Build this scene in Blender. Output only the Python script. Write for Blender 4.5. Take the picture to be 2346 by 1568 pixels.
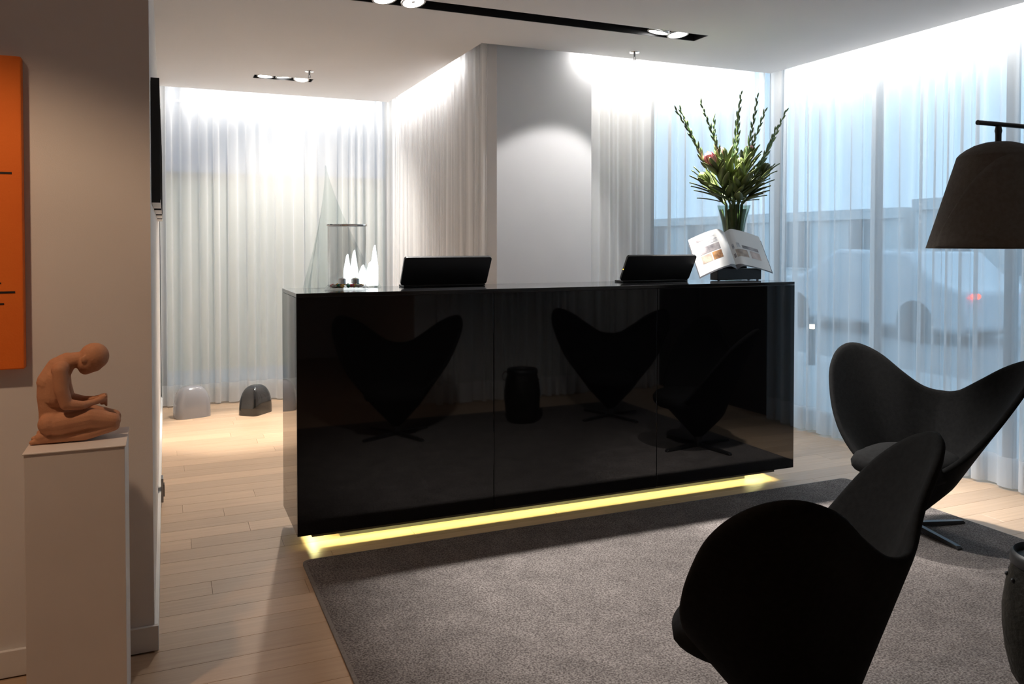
import bpy, bmesh, math, random
from mathutils import Vector, Matrix, Euler
PI = math.pi
for o in list(bpy.data.objects): bpy.data.objects.remove(o, do_unlink=True)
S = bpy.context.scene
COL = S.collection

# ------------------------------------------------------------------ camera
cam_d = bpy.data.cameras.new('camera')
cam = bpy.data.objects.new('camera', cam_d); COL.objects.link(cam)
cam.location = (0, 0, 1.38)
cam.rotation_euler = (math.radians(90 - 1.2), 0, math.radians(-23.3))
cam_d.sensor_width = 36.0
cam_d.lens = 28.3
cam_d.shift_y = -0.0797
cam_d.clip_start = 0.02
S.camera = cam

# ------------------------------------------------------------------ world (dusk sky)
W = bpy.data.worlds.new('dusk'); S.world = W; W.use_nodes = True
bg = W.node_tree.nodes['Background']
bg.inputs[0].default_value = (0.40, 0.60, 0.80, 1); bg.inputs[1].default_value = 2.0

# ------------------------------------------------------------------ exposure
S.view_settings.view_transform = 'Standard'
S.view_settings.look = 'None'
S.view_settings.gamma = 1.0
S.view_settings.use_curve_mapping = False
S.view_settings.exposure = 0.30

# ------------------------------------------------------------------ large area lights: LED strips inside the ceiling coves
CEIL = 2.65
def led(name, loc, rot, sx, sy, power, col=(1, .97, .93)):
    d = bpy.data.lights.new(name, 'AREA'); d.shape = 'RECTANGLE'; d.size = sx; d.size_y = sy
    d.energy = power; d.color = col
    o = bpy.data.objects.new(name, d); COL.objects.link(o); o.location = loc; o.rotation_euler = rot
    return o
R = math.radians
COVE = 7.0      # watts per metre
led('cove_light', (0.95, 7.125, CEIL + .045), (R(40), 0, 0), 1.75, .02, COVE * 1.75)                       # back window
led('cove_light', (1.875, 6.25, CEIL + .045), (R(40), 0, R(-90)), 1.55, .02, COVE * 1.0 * 1.55)                  # side of the pillar
led('cove_light', (3.36, 4.805, CEIL + .045), (R(40), 0, 0), 1.50, .02, COVE * 1.5)                        # right of the pillar
led('cove_light', (4.185, 2.85, CEIL + .045), (R(40), 0, R(-90)), 3.7, .02, COVE * 3.7)                      # street window



# ================================================================== helpers
def setp(o, label=None, cat=None, group=None, kind=None):
    if label: o['label'] = label
    if cat: o['category'] = cat
    if group: o['group'] = group
    if kind: o['kind'] = kind
    return o

def thing(name, label, cat, loc=(0, 0, 0), rz=0, group=None):
    o = bpy.data.objects.new(name, None); COL.objects.link(o)
    o.location = loc; o.rotation_euler = (0, 0, rz); o.empty_display_size = .1
    return setp(o, label, cat, group)

def mesh_obj(name, verts, faces, mat=None, parent=None, smooth=None, bevel=0, bseg=2):
    me = bpy.data.meshes.new(name); me.from_pydata([tuple(v) for v in verts], [], faces)
    me.validate(); me.update()
    bm = bmesh.new(); bm.from_mesh(me); bmesh.ops.recalc_face_normals(bm, faces=bm.faces[:]); bm.to_mesh(me); bm.free()
    if smooth is not None:
        for p in me.polygons: p.use_smooth = True
        me.set_sharp_from_angle(angle=R(smooth))
    if mat: me.materials.append(mat)
    o = bpy.data.objects.new(name, me); COL.objects.link(o)
    if parent: o.parent = parent
    if bevel:
        b = o.modifiers.new('bevel', 'BEVEL'); b.width = bevel; b.segments = bseg; b.limit_method = 'ANGLE'
    return o

class MB:
    def __init__(s): s.v = []; s.f = []
    def add(s, v, f):
        n = len(s.v); s.v += [Vector(p) for p in v]; s.f += [[i + n for i in q] for q in f]; return s
    def box(s, x0, x1, y0, y1, z0, z1):
        v = [(x0,y0,z0),(x1,y0,z0),(x1,y1,z0),(x0,y1,z0),(x0,y0,z1),(x1,y0,z1),(x1,y1,z1),(x0,y1,z1)]
        return s.add(v, [(0,3,2,1),(4,5,6,7),(0,1,5,4),(1,2,6,5),(2,3,7,6),(3,0,4,7)])
    def lathe(s, prof, n=32, cx=0, cy=0, cz=0, closed=False):
        v = []; f = []; m = len(prof)
        for i in range(n):
            a = 2 * PI * i / n
            for r, z in prof: v.append((cx + r * math.cos(a), cy + r * math.sin(a), cz + z))
        for i in range(n):
            j = (i + 1) % n
            for k in range(m if closed else m - 1):
                l = (k + 1) % m
                f.append((i*m + k, j*m + k, j*m + l, i*m + l))
        if not closed:
            if prof[0][0] > 1e-6: f.append([i*m for i in range(n)][::-1])
            if prof[-1][0] > 1e-6: f.append([i*m + m - 1 for i in range(n)])
        return s.add(v, f)
    def tube(s, pts, rad, n=10, caps=True, flat=1.0):
        pts = [Vector(p) for p in pts]; m = len(pts)
        if not hasattr(rad, '__len__'): rad = [rad] * m
        v = []; f = []; up = None
        for i, p in enumerate(pts):
            t = (pts[min(i+1, m-1)] - pts[max(i-1, 0)]).normalized()
            if up is None: up = Vector((0,0,1)) if abs(t.z) < .9 else Vector((1,0,0))
            a = t.cross(up).normalized(); b = a.cross(t).normalized(); up = b
            for k in range(n):
                w = 2 * PI * k / n
                v.append(p + (a * math.cos(w) + b * math.sin(w) * flat) * rad[i])
        for i in range(m - 1):
            for k in range(n):
                l = (k + 1) % n
                f.append((i*n + k, i*n + l, (i+1)*n + l, (i+1)*n + k))
        if caps:
            f.append(list(range(n))[::-1]); f.append([(m-1)*n + k for k in range(n)])
        return s.add(v, f)
    def capsule(s, p0, p1, r0, r1, n=14):      # closed tapered capsule with round ends
        p0 = Vector(p0); p1 = Vector(p1); d = p1 - p0; L = max(d.length, 1e-6); t = d / L
        pts = []; rad = []
        for q in (.0, .25, .5, .75): a = q * PI/2; pts.append(p0 - t * r0 * math.cos(a) * .999); rad.append(max(r0 * math.sin(a), r0*.06))
        pts.append(p0); rad.append(r0); pts.append(p1); rad.append(r1)
        for q in (.75, .5, .25, 0): a = q * PI/2; pts.append(p1 + t * r1 * math.cos(a)); rad.append(max(r1 * math.sin(a), r1*.06))
        return s.tube(pts, rad, n)
    def ell(s, c, rx, ry, rz, n=16, m=10, rot=None):
        v = []; f = []; M = rot.to_matrix() if rot else None
        for i in range(m + 1):
            a = PI * i / m
            for k in range(n):
                w = 2 * PI * k / n
                p = Vector((rx * math.sin(a) * math.cos(w), ry * math.sin(a) * math.sin(w), rz * math.cos(a)))
                if i in (0, m): p = Vector((1e-5*math.cos(w), 1e-5*math.sin(w), rz if i == 0 else -rz))
                if M: p = M @ p
                v.append(Vector(c) + p)
        for i in range(m):
            for k in range(n):
                l = (k + 1) % n
                f.append((i*n + k, (i+1)*n + k, (i+1)*n + l, i*n + l))
        f.append(list(range(n))); f.append([m*n + k for k in range(n)][::-1])
        return s.add(v, f)
    def prism(s, poly, axis, a0, a1):          # extrude a 2-D polygon; axis 'x','y','z'
        n = len(poly)
        def P(u, w, a): return {'x': (a, u, w), 'y': (u, a, w), 'z': (u, w, a)}[axis]
        v = [P(u, w, a0) for u, w in poly] + [P(u, w, a1) for u, w in poly]
        f = [list(range(n)), list(range(n, 2*n))[::-1]] + [(i, (i+1) % n, n + (i+1) % n, n + i) for i in range(n)]
        return s.add(v, f)
    def build(s, name, mat=None, parent=None, smooth=None, bevel=0, bseg=2):
        return mesh_obj(name, s.v, s.f, mat, parent, smooth, bevel, bseg)

def box(name, x0, x1, y0, y1, z0, z1, mat, parent=None, bevel=0, bseg=2):
    return MB().box(x0, x1, y0, y1, z0, z1).build(name, mat, parent, None, bevel, bseg)

def copy_tree(o, parent=None):
    c = o.copy(); COL.objects.link(c); c.parent = parent
    for ch in list(o.children): copy_tree(ch, c)
    return c

# ------------------------------------------------------------------ materials
def pmat(name, col, rough=.5, metal=0, **kw):
    m = bpy.data.materials.new(name); m.use_nodes = True
    b = m.node_tree.nodes['Principled BSDF']
    b.inputs['Base Color'].default_value = (*col, 1); b.inputs['Roughness'].default_value = rough; b.inputs['Metallic'].default_value = metal
    for k, v in kw.items():
        b.inputs[k.replace('_', ' ')].default_value = v
    return m
def nodes(m): return m.node_tree.nodes, m.node_tree.links, m.node_tree.nodes['Principled BSDF']
def vary(m, c0, c1, scale=8, detail=4, stretch=(1, 1, 1), bump=0, bscale=None, coord='Object', rough=None):
    N, L, b = nodes(m)
    tc = N.new('ShaderNodeTexCoord'); mp = N.new('ShaderNodeMapping'); mp.inputs['Scale'].default_value = stretch
    L.new(tc.outputs[coord], mp.inputs[0])
    nz = N.new('ShaderNodeTexNoise'); nz.inputs['Scale'].default_value = scale; nz.inputs['Detail'].default_value = detail
    L.new(mp.outputs[0], nz.inputs[0])
    rp = N.new('ShaderNodeValToRGB'); rp.color_ramp.elements[0].position = .3; rp.color_ramp.elements[1].position = .7
    rp.color_ramp.elements[0].color = (*c0, 1); rp.color_ramp.elements[1].color = (*c1, 1)
    L.new(nz.outputs[0], rp.inputs[0]); L.new(rp.outputs[0], b.inputs['Base Color'])
    if bump:
        n2 = N.new('ShaderNodeTexNoise'); n2.inputs['Scale'].default_value = bscale or scale * 8; n2.inputs['Detail'].default_value = 3
        L.new(mp.outputs[0], n2.inputs[0])
        bp = N.new('ShaderNodeBump'); bp.inputs['Strength'].default_value = bump; bp.inputs['Distance'].default_value = .01
        L.new(n2.outputs[0], bp.inputs['Height']); L.new(bp.outputs[0], b.inputs['Normal'])
    return m
def emis(name, col, st):
    m = bpy.data.materials.new(name); m.use_nodes = True; N = m.node_tree.nodes; L = m.node_tree.links
    N.remove(N['Principled BSDF']); e = N.new('ShaderNodeEmission'); e.inputs[0].default_value = (*col, 1); e.inputs[1].default_value = st
    L.new(e.outputs[0], N['Material Output'].inputs[0]); return m
def thin_glass(name, tint=(.95, .97, .96), gl=1.0, base=.04):
    m = bpy.data.materials.new(name); m.use_nodes = True; N = m.node_tree.nodes; L = m.node_tree.links
    N.remove(N['Principled BSDF'])
    t = N.new('ShaderNodeBsdfTransparent'); t.inputs[0].default_value = (*tint, 1)
    g = N.new('ShaderNodeBsdfGlossy'); g.inputs['Roughness'].default_value = .02
    f = N.new('ShaderNodeLayerWeight'); f.inputs[0].default_value = .5
    pw_ = N.new('ShaderNodeMath'); pw_.operation = 'POWER'; pw_.inputs[1].default_value = 4; L.new(f.outputs['Facing'], pw_.inputs[0])
    mu = N.new('ShaderNodeMath'); mu.operation = 'MULTIPLY_ADD'; mu.inputs[1].default_value = .55 * gl; mu.inputs[2].default_value = .04; L.new(pw_.outputs[0], mu.inputs[0])
    x = N.new('ShaderNodeMixShader'); L.new(mu.outputs[0], x.inputs[0]); L.new(t.outputs[0], x.inputs[1]); L.new(g.outputs[0], x.inputs[2])
    L.new(x.outputs[0], N['Material Output'].inputs[0]); return m
def sheer(name, alpha, col=(.9, .9, .9)):
    m = bpy.data.materials.new(name); m.use_nodes = True; N = m.node_tree.nodes; L = m.node_tree.links
    N.remove(N['Principled BSDF'])
    t = N.new('ShaderNodeBsdfTransparent')
    d = N.new('ShaderNodeBsdfDiffuse'); d.inputs[0].default_value = (*col, 1)
    tr = N.new('ShaderNodeBsdfTranslucent'); tr.inputs[0].default_value = (*col, 1)
    a = N.new('ShaderNodeMixShader'); a.inputs[0].default_value = .45; L.new(d.outputs[0], a.inputs[1]); L.new(tr.outputs[0], a.inputs[2])
    # thin weave: the threads cover more where the cloth turns edge-on
    lw = N.new('ShaderNodeLayerWeight'); lw.inputs[0].default_value = .5
    mr = N.new('ShaderNodeMapRange'); mr.inputs['To Min'].default_value = alpha; mr.inputs['To Max'].default_value = min(1, alpha + .35)
    L.new(lw.outputs['Facing'], mr.inputs['Value'])
    x = N.new('ShaderNodeMixShader'); L.new(mr.outputs[0], x.inputs[0]); L.new(t.outputs[0], x.inputs[1]); L.new(a.outputs[0], x.inputs[2])
    L.new(x.outputs[0], N['Material Output'].inputs[0]); return m

M = {}
M['wall'] = vary(pmat('wall_paint', (.75, .73, .71), .75), (.73, .71, .69), (.77, .75, .73), 3, 3, bump=.05, bscale=300)
M['pillar'] = vary(pmat('pillar_paint', (.70, .70, .72), .7), (.69, .69, .71), (.72, .72, .74), 3, 3, bump=.04, bscale=300)
M['ceil'] = vary(pmat('ceiling_paint', (.80, .79, .79), .85), (.79, .78, .78), (.81, .80, .80), 2, 2)
M['base'] = pmat('skirting_paint', (.78, .77, .75), .45)
M['darkwall'] = vary(pmat('reflected_dark_wall', (.03, .03, .032), .5), (.025, .025, .027), (.04, .04, .042), 4, 3)
M['sheer'] = sheer('sheer_voile', .57)
M['hem'] = sheer('sheer_hem', .80)
M['winframe'] = pmat('window_frame_grey', (.16, .17, .18), .4, .6)
M['winglass'] = thin_glass('window_glass', (.93, .96, .97))
M['blackglass'] = pmat('black_glass', (.004, .004, .005), .03, IOR=1.5)
M['blacktop'] = pmat('black_gloss_top', (.012, .012, .013), .08, IOR=1.5)
M['black'] = pmat('matt_black', (.012, .012, .013), .5)
M['blackmetal'] = pmat('black_metal', (.02, .02, .021), .35, .3)
M['skirt'] = pmat('skirt_board', (.06, .06, .06), .5)
M['chrome'] = pmat('chrome', (.8, .8, .8), .08, 1)
M['steel'] = pmat('brushed_steel', (.25, .25, .26), .3, 1)
M['fabric'] = vary(pmat('black_wool', (.008, .008, .008), .95), (.007, .007, .007), (.011, .011, .011), 60, 4, bump=.15, bscale=500)
M['fabric'].node_tree.nodes['Principled BSDF'].inputs['Specular IOR Level'].default_value = .08
M['legsteel'] = pmat('dark_steel', (.07, .07, .07), .4, .8)
M['glass'] = thin_glass('clear_glass', (.985, .985, .98))
M['vaseglass'] = thin_glass('vase_glass', (.80, .86, .82), 1.3)
M['art_glass'] = thin_glass('art_glass', (.90, .925, .92), 1.5)
M['lens'] = emis('lit_lens', (1, .98, .96), 14)
M['plank'] = None

# wooden planks: grain along X, tone per plank
def plank_mat():
    m = pmat('oak_plank', (.5, .35, .22), .38, IOR=1.45); N, L, b = nodes(m)
    oi = N.new('ShaderNodeObjectInfo'); tc = N.new('ShaderNodeTexCoord')
    ad = N.new('ShaderNodeVectorMath'); ad.operation = 'ADD'
    sc = N.new('ShaderNodeVectorMath'); sc.operation = 'SCALE'; sc.inputs['Scale'].default_value = 37
    cb = N.new('ShaderNodeCombineXYZ'); L.new(oi.outputs['Random'], cb.inputs[0]); L.new(oi.outputs['Random'], cb.inputs[1])
    L.new(cb.outputs[0], sc.inputs[0]); L.new(tc.outputs['Object'], ad.inputs[0]); L.new(sc.outputs[0], ad.inputs[1])
    mp = N.new('ShaderNodeMapping'); mp.inputs['Scale'].default_value = (1.2, 26, 1); L.new(ad.outputs[0], mp.inputs[0])
    nz = N.new('ShaderNodeTexNoise'); nz.inputs['Scale'].default_value = 2.2; nz.inputs['Detail'].default_value = 5; L.new(mp.outputs[0], nz.inputs[0])
    rp = N.new('ShaderNodeValToRGB'); e = rp.color_ramp.elements
    e[0].position = .25; e[0].color = (.50, .345, .225, 1); e[1].position = .75; e[1].color = (.60, .43, .29, 1)
    L.new(nz.outputs[0], rp.inputs[0])
    hv = N.new('ShaderNodeHueSaturation'); mr = N.new('ShaderNodeMapRange'); mr.inputs['To Min'].default_value = .84; mr.inputs['To Max'].default_value = 1.08
    L.new(oi.outputs['Random'], mr.inputs['Value']); L.new(mr.outputs[0], hv.inputs['Value']); L.new(rp.outputs[0], hv.inputs['Color'])
    L.new(hv.outputs[0], b.inputs['Base Color'])
    return m
M['plank'] = plank_mat()
M['subfloor'] = vary(pmat('floor_joint', (.40, .27, .17), .7), (.37, .25, .16), (.43, .29, .19), 20, 3)

def carpet_mat():
    m = pmat('carpet_pile', (.16, .145, .14), 1); N, L, b = nodes(m); b.inputs['Specular IOR Level'].default_value = .1
    tc = N.new('ShaderNodeTexCoord')
    n1 = N.new('ShaderNodeTexNoise'); n1.inputs['Scale'].default_value = 150; n1.inputs['Detail'].default_value = 4; L.new(tc.outputs['Object'], n1.inputs[0])
    n2 = N.new('ShaderNodeTexNoise'); n2.inputs['Scale'].default_value = 9; n2.inputs['Detail'].default_value = 4; L.new(tc.outputs['Object'], n2.inputs[0])
    r1 = N.new('ShaderNodeValToRGB'); r1.color_ramp.elements[0].position = .36; r1.color_ramp.elements[1].position = .64
    r1.color_ramp.elements[0].color = (.085, .073, .068, 1); r1.color_ramp.elements[1].color = (.25, .222, .208, 1)
    L.new(n1.outputs[0], r1.inputs[0])
    r2 = N.new('ShaderNodeMapRange'); r2.inputs['To Min'].default_value = .55; r2.inputs['To Max'].default_value = 1.25; L.new(n2.outputs[0], r2.inputs['Value'])
    mx = N.new('ShaderNodeVectorMath'); mx.operation = 'SCALE'; L.new(r1.outputs[0], mx.inputs[0]); L.new(r2.outputs[0], mx.inputs['Scale'])
    L.new(mx.outputs[0], b.inputs['Base Color'])
    wv = N.new('ShaderNodeTexWave'); wv.inputs['Scale'].default_value = 60; wv.inputs['Distortion'].default_value = 1.2; wv.bands_direction = 'Y'
    L.new(tc.outputs['Object'], wv.inputs[0])
    sm = N.new('ShaderNodeMath'); sm.operation = 'ADD'; L.new(n1.outputs[0], sm.inputs[0]); L.new(wv.outputs[1], sm.inputs[1])
    bp = N.new('ShaderNodeBump'); bp.inputs['Strength'].default_value = .35; bp.inputs['Distance'].default_value = .004
    L.new(sm.outputs[0], bp.inputs['Height']); L.new(bp.outputs[0], b.inputs['Normal'])
    return m
M['carpet'] = carpet_mat()

# ================================================================== THE SETTING
XW = -0.045           # gallery wall face beside the passage
# floor with single planks
floor = box('floor', -3.1, 4.62, -2.6, 7.62, -.06, -.004, M['subfloor']); setp(floor, 'pale oak plank floor of the lobby', kind='structure')
rng = random.Random(4)
PW = .135
def plank_row(y, xa, xb, seed):
    r = random.Random(seed); x = xa - r.uniform(0, .9)
    while x < xb:
        ln = r.choice([.75, .95, 1.15, 1.4]); x0 = max(x, xa); x1 = min(x + ln, xb)
        if x1 - x0 > .02:
            key = (round(x1 - x0, 3))
            o = None
            if key in plank_cache:
                o = bpy.data.objects.new('plank', plank_cache[key]); COL.objects.link(o)
            else:
                w = (x1 - x0) / 2 - .0005; h = PW / 2 - .0005
                b = .0007
                v = [(-w,-h,-.004),(w,-h,-.004),(w,h,-.004),(-w,h,-.004),(-w,-h,-b),(w,-h,-b),(w,h,-b),(-w,h,-b),(-w+b,-h+b,0),(w-b,-h+b,0),(w-b,h-b,0),(-w+b,h-b,0)]
                f = [(8,9,10,11)] + [(i, (i+1)%4, 4+(i+1)%4, 4+i) for i in range(4)] + [(4+i, 4+(i+1)%4, 8+(i+1)%4, 8+i) for i in range(4)]
                o = mesh_obj('plank', v, f, M['plank']); plank_cache[key] = o.data
            o.parent = floor; o.location = ((x0 + x1) / 2, y, 0)
        x += ln
plank_cache = {}
k = 0; y = 1.93
while y < 7.58:
    if y < 2.94: plank_row(y, -1.75, 4.55, 100 + k)
    elif y < 4.87: plank_row(y, XW, 4.55, 100 + k)
    else: plank_row(y, XW, 1.97, 100 + k)
    y += PW; k += 1
rest = box('floor_board_field', -3.1, 4.6, -2.6, 1.93 - PW/2, -.004, 0, M['plank'], floor)

# left gallery wall block (front face carries the painting, right face runs along the passage)
wl = box('wall_left', -3.1, XW, 2.97, 7.62, 0, 3.0, M['wall']); setp(wl, 'off-white gallery wall with a sharp corner beside the passage', kind='structure')
bb = MB().box(-3.1, XW + .014, 2.955, 2.97, 0, .085).build('baseboard_left', M['base'], None, None, .002); setp(bb, 'low white skirting under the orange painting', kind='structure')
bb = MB().box(XW, XW + .014, 2.97, 7.40, 0, .085).build('baseboard_passage', M['base'], None, None, .002); setp(bb, 'white skirting along the passage wall', kind='structure')
# pillar mass between the two windows
wc = box('wall_center', 1.99, 2.69, 4.87, 7.62, 0, 3.0, M['pillar']); setp(wc, 'plain pale pillar behind the reception desk', kind='structure')
wn = box('wall_niche', 2.69, 3.32, 5.10, 7.62, 0, 3.0, M['wall']); setp(wn, 'recessed wall behind the curtain right of the pillar', kind='structure')
# far walls of the rest of the lobby (around and behind the camera)
w = box('wall_west', -3.2, -3.1, -2.7, 7.62, 0, 3.0, M['wall']); setp(w, 'plain side wall of the lobby', kind='structure')
w = box('wall_south', -3.2, 2.0, -2.7, -2.6, 0, 3.0, M['wall']); setp(w, 'plain end wall of the lobby', kind='structure')
w = MB().box(1.95, 2.05, -2.7, .6, 0, 3.0).box(2.05, 4.62, .5, .6, 0, 3.0).build('wall_lounge', M['wall']); setp(w, 'wall closing the lounge opposite the desk', kind='structure')
w = box('wall_right', 4.42, 4.62, .6, 2.2, 0, 3.0, M['darkwall']); setp(w, 'unseen dark wall piece added beside the street window for the desk reflection', kind='structure')  # out of view; added dark so the desk's right front mirrors darkness

# ceiling: lowered slab with slots, roof slab above the coves
cl = MB()
T = .05
SL = (.885, 3.06, 4.065, 4.215)       # long slot x0,x1,y0,y1
S2 = (.625, 1.065, 6.345, 6.475)      # short slot
cl.box(-3.1, SL[0], -2.6, 4.78, CEIL, CEIL+T); cl.box(SL[1], 4.16, -2.6, 4.78, CEIL, CEIL+T)
cl.box(SL[0], SL[1], -2.6, SL[2], CEIL, CEIL+T); cl.box(SL[0], SL[1], SL[3], 4.78, CEIL, CEIL+T)
cl.box(XW, S2[0], 4.78, 7.10, CEIL, CEIL+T); cl.box(S2[1], 1.85, 4.78, 7.10, CEIL, CEIL+T)
cl.box(S2[0], S2[1], 4.78, S2[2], CEIL, CEIL+T); cl.box(S2[0], S2[1], S2[3], 7.10, CEIL, CEIL+T)
o = cl.build('ceiling', M['ceil']); setp(o, 'lowered white ceiling with open light coves along the curtains', kind='structure')
o = box('ceiling_roof', -3.2, 4.62, -2.7, 7.62, 3.0, 3.08, M['ceil']); setp(o, 'upper ceiling inside the light coves', kind='structure')

# windows behind the curtains
def window(name, label, p0, p1, nmul, transom=2.25, z1=3.0):
    p0 = Vector(p0); p1 = Vector(p1); d = p1 - p0; L = d.length; ang = math.atan2(d.y, d.x)
    t = bpy.data.objects.new(name, None); COL.objects.link(t); t.location = (p0.x, p0.y, 0); t.rotation_euler = (0, 0, ang); setp(t, label, kind='structure')
    MB().box(0, L, -.03, .03, 0, .10).box(0, L, -.03, .03, z1 - .2, z1).box(0, .05, -.03, .03, .1, z1-.2).box(L-.05, L, -.03, .03, .1, z1-.2).build('window_frame', M['winframe'], t)
    for i in range(1, nmul):
        box('mullion', L*i/nmul - .025, L*i/nmul + .025, -.028, .028, .1, z1-.2, M['winframe'], t)
    if transom: box('transom', .05, L-.05, -.027, .027, transom, transom+.05, M['winframe'], t)
    for i in range(nmul):
        a = L*i/nmul + .026; b = L*(i+1)/nmul - .026
        if transom:
            box('pane', a, b, -.004, .004, .1, transom, M['winglass'], t); box('pane', a, b, -.004, .004, transom+.05, z1-.2, M['winglass'], t)
        else: box('pane', a, b, -.004, .004, .1, z1-.2, M['winglass'], t)
    return t
window('window_1', 'tall window behind the back curtain', (XW, 7.58), (1.99, 7.58), 1, None)
window('window_2', 'tall window behind the curtain beside the pillar', (3.32, 5.16), (4.56, 5.16), 1, None)
window('window_3', 'long street window behind the right curtain', (4.56, 2.2), (4.56, 5.13), 3, None)

# ------------------------------------------------------------------ curtains
def curtain(name, label, p0, p1, z0, z1, lam, A, seed, back=1, hemh=.17, ov=1.15):
    """sheer cloth hung in irregular folds between two points; folds overlap where the cloth doubles back"""
    r = random.Random(seed)
    p0 = Vector((*p0, 0)); p1 = Vector((*p1, 0)); d = (p1 - p0); L = d.length; d.normalize(); n = Vector((-d.y, d.x, 0)) * back
    folds = []; s = 0
    while s < L:
        w = lam * r.choice([.55, .7, .9, 1.1, 1.4, 1.7]) * r.uniform(.85, 1.15); folds.append((w, A * r.uniform(.55, 1.15), ov * r.uniform(.3, 1.5), r.uniform(-1, 1), r.uniform(.6, 1.4))); s += w
    sc = L / s
    SEG = 14; zs = [z1, z1 - .12, z1 - .3, z1 - .6, z1 - 1.0, z1 - 1.4, z1 - 1.8, z1 - 2.2, z1 - 2.5]
    zs = [z for z in zs if z > z0 + hemh + .1] + [z0 + hemh]
    hz = [z0 + hemh, z0 + hemh * .5, z0]
    def pt(i, q, z):
        w, a, o, ph, g = folds[i]; s0 = starts[i]
        h = (z1 - z) / (z1 - z0)
        th = 2 * PI * q; kk = 2 * PI / w
        am = a * (.75 + .35 * h * g)
        al = s0 + w * q - math.sin(2 * th) * o / (2 * kk) + .012 * ph * h * math.sin(PI * q) 
        nn = am * math.sin(th) + .006 * math.sin(9 * s0 + 3 * h)
        p = p0 + d * (al * sc) + n * nn
        return Vector((p.x, p.y, z))
    starts = []; s = 0
    for f in folds: starts.append(s); s += f[0]
    def grid(zz):
        v = []; fc = []; m = len(zz)
        cols = [(i, q / SEG) for i in range(len(folds)) for q in range(SEG)] + [(len(folds) - 1, 1.0)]
        for i, q in cols:
            for z in zz: v.append(pt(i, q, z))
        for c in range(len(cols) - 1):
            for k in range(m - 1): fc.append((c*m + k, (c+1)*m + k, (c+1)*m + k + 1, c*m + k + 1))
        return v, fc
    t = thing(name, label, 'curtain', (p0.x, p0.y, 0))
    off = Vector((p0.x, p0.y, 0))
    for nm, zz, mt in (('curtain_cloth', zs, M['sheer']), ('hem', hz, M['hem'])):
        v, fc = grid(zz)
        mesh_obj(nm, [q - off for q in v], fc, mt, t, 180)
    return t
curtain('sheer_curtain', 'white sheer curtain closing the end of the passage behind the domes', (XW + .01, 7.34), (1.955, 7.34), .012, 2.93, .125, .026, 3)
curtain('sheer_curtain', 'white sheer curtain along the side of the pillar above the passage', (1.93, 7.30), (1.93, 4.90), .012, 2.93, .11, .018, 11, ov=.9)
curtain('sheer_curtain', 'white sheer curtain between the pillar and the room corner behind the flowers', (2.70, 4.99), (4.278, 4.99), .012, 2.93, .12, .028, 23, ov=1.3)
curtain('sheer_curtain', 'white sheer curtain before the street window behind the floor lamp', (4.325, 5.06), (4.325, 2.25), .012, 2.93, .125, .030, 37, ov=1.35)
curtain('sheer_curtain', 'white sheer curtain opposite the desk, seen only mirrored in its black front', (2.1, .72), (4.3, .72), .012, 2.64, .11, .035, 41)

# ================================================================== CEILING LIGHTS
def spot(parent, loc, target, power, size, blend, col, rad=.04):
    d = bpy.data.lights.new('spot_beam', 'SPOT'); d.energy = power; d.spot_size = R(size); d.spot_blend = blend; d.color = col; d.shadow_soft_size = rad
    o = bpy.data.objects.new('spot_beam', d); COL.objects.link(o); o.location = loc
    o.rotation_euler = (Vector(target) - Vector(loc)).to_track_quat('-Z', 'Y').to_euler()
    return o
def fixture(name, label, sl, lamps):
    t = thing(name, label, 'ceiling light', ((sl[0]+sl[1])/2, (sl[2]+sl[3])/2, CEIL))
    cx, cy = t.location.x, t.location.y; hx = (sl[1]-sl[0])/2; hy = (sl[3]-sl[2])/2
    hb = MB(); g = .001; h = .16
    hb.box(-hx+g, hx-g, -hy+g, -hy+.006, .001, h); hb.box(-hx+g, hx-g, hy-.006, hy-g, .001, h)
    hb.box(-hx+g, -hx+.006, -hy+.006, hy-.006, .001, h); hb.box(hx-.006, hx-g, -hy+.006, hy-.006, .001, h); hb.box(-hx+g, hx-g, -hy+g, hy-g, h, h+.006)
    hb.build('housing', M['black'], t)
    for (lx, tgt, power, size, blend, col) in lamps:
        aim = (Vector(tgt) - Vector((lx, cy, CEIL))).normalized()
        q = (aim * .4 + Vector((0, 0, -.6))).normalized().to_track_quat('-Z', 'Y')
        lp = MB(); R0 = min(.063, hy - .008)
        lp.lathe([(R0, 0), (R0+.004, .004), (R0+.004, .016), (.03, .045), (.018, .075), (.0, .075)], 28)
        lamp = lp.build('spot_lamp', M['chrome'], t, 35); lamp.location = (lx - cx, 0, .010); lamp.rotation_euler = q.to_euler()
        # white bezel ring, glowing reflector dish and cap
        rg = MB().lathe([(R0+.004, -.001), (R0+.004, -.006), (R0-.006, -.006), (R0-.006, -.001)], 28, closed=True).build('bezel', M['base'], lamp, 40)
        ds = MB().lathe([(R0-.006, -.003), (.04, .003), (.02, .008), (0, .009)], 28).build('lit_reflector', M['lens'], lamp, 60)
        MB().lathe([(0, -.004), (.010, -.003), (.010, .006), (0, .006)], 14).build('glare_cap', M['chrome'], lamp, 40)
        MB().tube([(-R0-.002, 0, .004), (-R0-.018, 0, .03)], .003, 6).build('gimbal_pin', M['steel'], lamp)
        b = spot(t, Vector((lx, cy, CEIL)) + aim * .02, tgt, power, size, blend, col)
    return t
WARM = (1, .90, .80); NEUT = (1, .96, .92)
fixture('recessed_light_slot', 'long black ceiling slot with four bright spot lamps above the desk', SL, [
    (1.06, (1.75, 2.95, 0), 230, 54, .9, NEUT), (1.215, (2.1, 2.5, 0), 360, 62, .9, NEUT),
    (2.745, (2.2, 4.87, 1.15), 42, 62, .3, NEUT), (2.885, (3.12, 3.72, 1.1), 600, 50, .8, NEUT)])
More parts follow.
